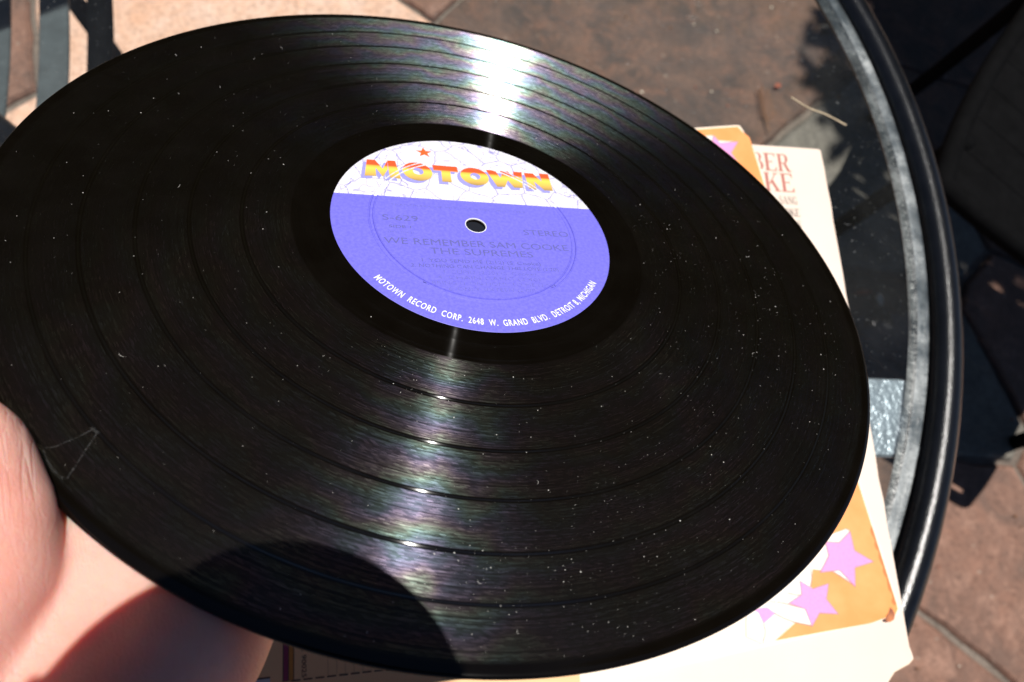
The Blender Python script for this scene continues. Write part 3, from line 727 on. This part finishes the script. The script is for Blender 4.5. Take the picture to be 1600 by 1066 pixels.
straight("lettering", "SIDE 1", -31.2, -3.4, 7.6, 1.4, M_silver, 0.015)
straight("lettering", "(HS-1063)", -31.8, -6.0, 9.0, 1.1, M_faint, 0.0)
straight("lettering", "STEREO", 17.6, -3.8, 17.5, 3.0, M_silver, 0.0)
straight("lettering", "WE REMEMBER SAM COOKE", -33.6, -11.4, 66.5, 3.2, M_silver, 0.0)
straight("lettering", "THE SUPREMES", -18.7, -15.6, 37.0, 3.1, M_silver, 0.0)
straight("lettering", "TRADEMARK OF MOTOWN RECORD CORP.", -29.6, 8.2, 51.0, 1.3, M_faint, 0.0)
for k, (s_, x0, wd) in enumerate((("1. YOU SEND ME (2:12) (S. Cooke)", -22, 42), ("2. NOTHING CAN CHANGE THIS LOVE (2:20)", -26, 52), ("3. CUPID (2:30) (S. Cooke)", -16, 33), ("4. CHAIN GANG (2:40)", -18, 36), ("5. BRING IT ON HOME TO ME (2:50)", -23, 46), ("6. ONLY SIXTEEN (2:00)", -15, 30))):
    straight("lettering", s_, x0, -19.6 - k * 2.6, wd, 1.7, M_silver if k < 2 else M_faint, 0.0)
# ---- dust and lint on the disc (too small to pick apart)
def dust_mesh():
    mb = MB()
    def bit(x, y, r, z):
        a = rng.uniform(0, 6.28); e = rng.uniform(.4, 1); s, c = math.sin(a), math.cos(a)
        P = [(r, 0, 0), (-r, 0, 0), (0, r * e, 0), (0, -r * e, 0), (0, 0, r * .6), (0, 0, -r * .4)]
        mb.add([((x + p * c - q * s) * mm, (y + p * s + q * c) * mm, (z + w_) * mm) for p, q, w_ in P],
               [(0, 2, 4), (2, 1, 4), (1, 3, 4), (3, 0, 4), (2, 0, 5), (1, 2, 5), (3, 1, 5), (0, 3, 5)])
    n = 0
    clusters = [(rng.uniform(-20, 150), rng.uniform(-150, 60), rng.uniform(8, 26)) for _ in range(22)] + [(88, -70, 14), (30, -118, 16), (8, -128, 12), (60, -95, 20), (100, -10, 16), (40, -140, 10)]
    while n < 2100:
        if rng.random() < .5:
            cx, cy, s_ = clusters[rng.integers(len(clusters))]; x, y = rng.normal(cx, s_), rng.normal(cy, s_)
        else: x, y = rng.uniform(-150, 150), rng.uniform(-150, 150)
        r_ = math.hypot(x, y)
        if not 51 < r_ < 149: continue
        if r_ < 62 and rng.random() < .6: continue
        bit(x, y, min(.24, rng.lognormal(math.log(.056), .55)), -.19 if r_ < 145 else -.1); n += 1
    for _ in range(34):   # lint fibres
        x, y = rng.uniform(-140, 140), rng.uniform(-145, 140); r_ = math.hypot(x, y)
        if not 66 < r_ < 144: continue
        a = rng.uniform(0, 6.28); L = rng.uniform(.5, 2.2); k = rng.uniform(-1.6, 1.6); path = []
        for s_ in range(7): path.append((x * mm, y * mm, -.14 * mm)); x += L / 7 * math.cos(a); y += L / 7 * math.sin(a); a += k / 7 * 2
        v, f = sweep(path, circ(.028 * mm, 4)); mb.add(v, f)
    o = mb.build("dust", M_dust, rec); tag(o, kind="stuff"); return o
dust_mesh()
# greasy thumb smear near the edge
def rec_local(px, py, z=-0.1):
    d = AX @ np.array([(px - 800) / FPX, -(py - 533) / FPX, -1.0]); P0 = CW + LZ * z * mm
    p = CAM + d * (((P0 - CAM) @ LZ) / (d @ LZ)) - CW
    return np.array([p @ LX, p @ LY, z * mm])
ts = NT("smear_film"); tsn = ts.noise(ts.obj(), 900, 3, 0.6)
M_smear = ts.done(ts.principled(Base__Color=(0.5, 0.5, 0.5), Roughness=0.6, Alpha=ts.ramp(tsn, [(0.35, 0.0), (0.75, 0.035)])))
mb = MB()
for pts_, wd in (([(66, 704), (72, 718), (82, 733), (96, 746), (108, 746)], .55), ([(70, 700), (86, 698), (104, 690), (124, 682), (150, 668)], .30), ([(104, 748), (118, 728), (132, 706), (152, 676)], .35), ([(142, 668), (149, 674), (156, 676)], .6)):
    v, f = sweep(spline([rec_local(*p, -.12) for p in pts_], 6), flatbar(wd * mm, .03 * mm, .005 * mm)); mb.add(v, f)
sm_ = mb.build("smear", M_smear, rec); sm_["label"] = "faint greasy thumb smear near the edge"

# ------------------------------------------------------------------ the hand (record coordinates, mm), grown as one surface
def roundcone(P, a, b, ra, rb):
    a = np.array(a, float); b = np.array(b, float); d = b - a
    h = np.clip(((P - a) @ d) / (d @ d), 0, 1)
    return np.linalg.norm(P - a - h[..., None] * d, axis=-1) - (ra + (rb - ra) * h)
def smin(a, b, k):
    h = np.clip(0.5 + 0.5 * (b - a) / k, 0, 1); return b + (a - b) * h - k * h * (1 - h)
def surface_nets(F, org, st):
    nx, ny, nz = F.shape; s = F < 0
    c = [(i, j, k) for i in (0, 1) for j in (0, 1) for k in (0, 1)]
    sl_ = lambda A, d: A[d[0]:nx - 1 + d[0], d[1]:ny - 1 + d[1], d[2]:nz - 1 + d[2]]
    cnt = sum(sl_(s, d).astype(int) for d in c); act = (cnt > 0) & (cnt < 8)
    idx = -np.ones(act.shape, int); idx[act] = np.arange(act.sum())
    acc = np.zeros((act.sum(), 3)); num = np.zeros(act.sum())
    corner = {d: sl_(F, d)[act] for d in c}
    for d in c:
        for ax in range(3):
            if d[ax] == 0:
                e = list(d); e[ax] = 1; e = tuple(e); A, B = corner[d], corner[e]; m_ = (A < 0) != (B < 0)
                t = np.where(m_, A / np.where(A == B, 1, A - B), 0)
                p = np.tile(np.array(d, float), (len(A), 1)); p[:, ax] = t
                acc[m_] += p[m_]; num[m_] += 1
    V = (np.argwhere(act) + acc / num[:, None]) * st + org
    Fs = []
    for ax in range(3):
        a1, a2 = (ax + 1) % 3, (ax + 2) % 3
        lo = [slice(None)] * 3; hi = [slice(None)] * 3; lo[ax] = slice(0, -1); hi[ax] = slice(1, None)
        ch = s[tuple(lo)] != s[tuple(hi)]
        for g in np.argwhere(ch):
            if g[a1] == 0 or g[a2] == 0 or g[a1] >= F.shape[a1] - 1 or g[a2] >= F.shape[a2] - 1: continue
            q = []
            for o1, o2 in ((0, 0), (-1, 0), (-1, -1), (0, -1)):
                h = g.copy(); h[a1] += o1; h[a2] += o2; q.append(idx[tuple(h)])
            if s[tuple(g)]: q = q[::1]
            else: q = q[::-1]
            Fs.append(q)
    return V, Fs
HA = np.array([0.30, 0.954]); HB = np.array([0.954, -0.30]); HP = np.array([-79.0, -132.7])
def hp(s, t, z): q = HP + HA * s + HB * t; return (q[0], q[1], z)
def build_hand():
    st = 1.5
    lo = np.array([-180.0, -300.0, -62.0]); hi = np.array([10.0, 20.0, 34.0])
    n = ((hi - lo) / st).astype(int)
    g = np.stack(np.meshgrid(*[lo[i] + st * np.arange(n[i]) for i in range(3)], indexing='ij'), -1)
    palm = None
    for (s1, t1, z1, r1, s2, t2, z2, r2) in HAND_PALM:
        d = roundcone(g, hp(s1, t1, z1), hp(s2, t2, z2), r1, r2); palm = d if palm is None else smin(palm, d, 9.0)
    # fingers: proximal, middle, distal
    for chain in HAND_FINGERS:
        fd = None
        for (a, ra), (b, rb) in zip(chain[:-1], chain[1:]):
            d = roundcone(g, hp(*a), hp(*b), ra, rb); fd = d if fd is None else smin(fd, d, 2.5)
        palm = smin(palm, fd, 4.0)
    th = None
    for (a, ra), (b, rb) in zip(HAND_THUMB[:-1], HAND_THUMB[1:]):
        d = roundcone(g, a, b, ra, rb); th = d if th is None else smin(th, d, 6.0)
    F = smin(palm, th, 2.2)
    # room for the record
    rr = np.hypot(g[..., 0], g[..., 1]); slab_ = np.maximum(rr - 150.7, np.maximum(g[..., 2] - 0.15, -1.75 - g[..., 2]))
    F = np.maximum(F, -slab_)
    # keep the flesh above and below the disc joined only outside it
    V, Fs = surface_nets(F, lo, st)
    o = mk("hand", V * mm, Fs, M_skin, None, True)
    sm = o.modifiers.new("smooth", 'SMOOTH'); sm.factor = 0.5; sm.iterations = 4
    dg = bpy.context.evaluated_depsgraph_get(); dg.update()
    me = bpy.data.meshes.new_from_object(o.evaluated_get(dg)); o.modifiers.clear(); o.data = me
    me.polygons.foreach_set("use_smooth", [True] * len(me.polygons))
    o.matrix_world = m
    return o
HAND_PALM = [  # s along the hand, t towards the little finger, z above the disc
    (-62, -14, -20, 13, 40, -30, -15, 10.5), (-62, -5, -20, 13, 43, -10, -15, 10.5), (-62, 5, -20, 13, 39, 10, -15, 10.5), (-60, 13, -20, 12.5, 30, 28, -15, 10),
    (-46, 16, -17, 14, -4, 27, -15.5, 12.5), (-4, 27, -15.5, 12.5, 22, 28, -15, 10),
    (-62, -2, -21, 18, -120, -8, -30, 21), (-62, 6, -21, 17, -120, 6, -30, 21), (-120, -2, -30, 23, -190, -2, -40, 30)]
def finger(s, t, L, r, splay):
    out = [((s, t, -14.5), r + 1)]
    for fr, dz in ((.48, -12.6), (.76, -11.8), (1.0, -11.0)):
        out.append(((s + L * fr, t + splay * fr, dz + (9 - r) * 0.8), r * (1.0 if fr < .5 else (.92 if fr < .9 else .82))))
    return out
HAND_FINGERS = [finger(40, -30, 70, 9.0, -10), finger(43, -10, 78, 9.2, -3), finger(39, 10, 73, 8.8, 4), finger(30, 28, 58, 7.8, 12)]
HAND_THUMB = [((-106, -188, -18), 17), ((-104, -154, -10), 17.5), ((-99.5, -138, -2), 15.2), ((-102.5, -128, 1), 14.4), ((-109.5, -118, 5), 13.6), ((-130, -102, 7), 12), ((-147, -92, 6), 10.5), ((-162, -76, 5), 8.6)]
hand = build_hand()
tag(hand, "bare hand palm up gripping the record's edge at lower left", "person")

# ------------------------------------------------------------------ the photographer's camera, whose shadow falls on the record
pc = empty("handheld_camera")
pm = mw.copy(); pm.translation = Vector(CAM + AX[:, 2] * 0.0012)
pc.matrix_world = pm
tag(pc, "black compact camera above the record, casting the round shadow on it", "camera")
v, f = lathe([(0.012, 0.006), (0.030, 0.004), (0.0330, 0.0), (0.0352, 0.0), (0.0360, 0.001), (0.0360, 0.012), (0.0352, 0.0125), (0.0352, 0.024), (0.0425, 0.026), (0.0440, 0.028), (0.0440, 0.052), (0.010, 0.052)], 96)
mk("lens_barrel", v, f, M_camera, pc, True)
v, f = lathe([(0.0001, 0.0035), (0.010, 0.0042), (0.020, 0.0062), (0.031, 0.0105)], 64); mk("lens_element", v, f, M_lens, pc, True)
def rbox(name, x0, x1, y0, y1, z0, z1, bev, parent, mat):
    bm = bmesh.new(); bmesh.ops.create_cube(bm, size=1)
    for q in bm.verts: q.co = Vector((x0 + (q.co.x + .5) * (x1 - x0), y0 + (q.co.y + .5) * (y1 - y0), z0 + (q.co.z + .5) * (z1 - z0)))
    bmesh.ops.bevel(bm, geom=bm.edges[:] + bm.verts[:], offset=bev, segments=4, affect='EDGES')
    return from_bm(name, bm, mat, parent, False)
rbox("body", -0.042, 0.078, -0.034, 0.034, 0.050, 0.082, 0.009, pc, M_camera)
rbox("grip", 0.056, 0.080, -0.032, 0.026, 0.036, 0.054, 0.008, pc, M_camera)
rbox("shutter_dial", 0.036, 0.054, 0.030, 0.040, 0.056, 0.074, 0.003, pc, M_camera)

# ------------------------------------------------------------------ bits lying about
def fibre(name, pts, r, mat, label, cat, group=None):
    v, f = sweep(spline(pts, 6), circ(r, 6)); o = mk(name, v, f, mat, None, True); return tag(o, label, cat, group)
def on_g(px, py, z=ZT + 0.0008): return tuple(at(px, py, z))
fibre("dry_straw", [on_g(1236, 152), on_g(1262, 168), on_g(1292, 180), on_g(1322, 196)], 0.0005, M_straw, "pale dry straw lying on the glass above the album cover", "straw")
sprig = tag(empty("dead_sprig", tuple(at(1190, 170, 0.012))), "small brown dead sprig on the brown stone above the sleeves", "twig")
def spl(px, py): return np.array(at(px, py, 0.012)) - np.array(at(1190, 170, 0.012))
v, f = sweep(spline([spl(1202, 205), spl(1196, 180), spl(1190, 150), spl(1192, 135)], 6), circ(0.0014, 6)); mk("stem", v, f, M_sprig, sprig)
for k in range(7):
    y = 146 + k * 6.5; x = 1192 + k * 1.2
    for s in (-1, 1):
        v, f = sweep([spl(x, y + 4), spl(x + s * 6, y - 3), spl(x + s * (9 + k * .6), y - 9)], circ(0.0011, 5)); mk("needle", v, f, M_sprig, sprig)
def scrap(name, px, py, z, L, wd, ang, mat, label):
    c = at(px, py, z); P = []; n = 9
    for k in range(n): u = k / (n - 1); P.append((L * (u - .5), wd * math.sin(math.pi * u) ** .8, .002 * math.sin(3 * u)))
    for k in range(n - 2, 0, -1): u = k / (n - 1); P.append((L * (u - .5), -wd * .8 * math.sin(math.pi * u) ** .8, .0012))
    m_ = len(P); v = [(a, b, h) for a, b, h in P] + [(a, b, h + .0008) for a, b, h in P]
    f = [tuple(range(m_))[::-1], tuple(range(m_, 2 * m_))] + [(i, (i + 1) % m_, m_ + (i + 1) % m_, m_ + i) for i in range(m_)]
    o = mk(name, v, f, mat); o.location = tuple(c); o.rotation_euler = (0, 0, ang); return tag(o, label, "leaf", "dry leaf scraps on the patio")
scrap("dry_leaf", 1348, 458, 0.008, .040, .006, 0.1, M_leafred, "reddish dry leaf scrap on the patio right of the cover's edge")
scrap("dry_leaf", 1375, 468, 0.008, .026, .007, 1.5, M_petal, "pale dry leaf scrap beside the reddish one under the glass")
scrap("dry_leaf", 1215, 135, 0.008, .018, .006, 0.4, M_leafred, "small rust coloured leaf scrap above the dead sprig")
scrap("dry_leaf", 1310, 152, 0.008, .014, .006, 0.9, M_sprig, "tiny dark brown leaf scrap near the glass edge at upper right")

for k in range(26):   # grit and seed husks under the glass
    px_, py_ = (rng.uniform(900, 1330), rng.uniform(5, 190)) if k < 16 else (rng.uniform(1420, 1600), rng.uniform(620, 1060))
    c = at(px_, py_, 0.004); r_ = rng.uniform(.0012, .0032)
    bm = bmesh.new(); bmesh.ops.create_icosphere(bm, subdivisions=1, radius=r_)
    for q in bm.verts: q.co = Vector((q.co.x * rng.uniform(.7, 1.3), q.co.y * rng.uniform(.7, 1.3), q.co.z * .6))
    o = from_bm("pebble", bm, (M_petal, M_sprig, M_leafred)[k % 3]); o.location = tuple(c)
    where = "brown stone under the glass" if k < 16 else "red stone beyond the rim"
    tag(o, "tiny %s grit grain on the %s" % (("pale", "dark brown", "rust red")[k % 3], where), "grit", "grit grains, %s, %s" % (("pale", "brown", "rust")[k % 3], where))
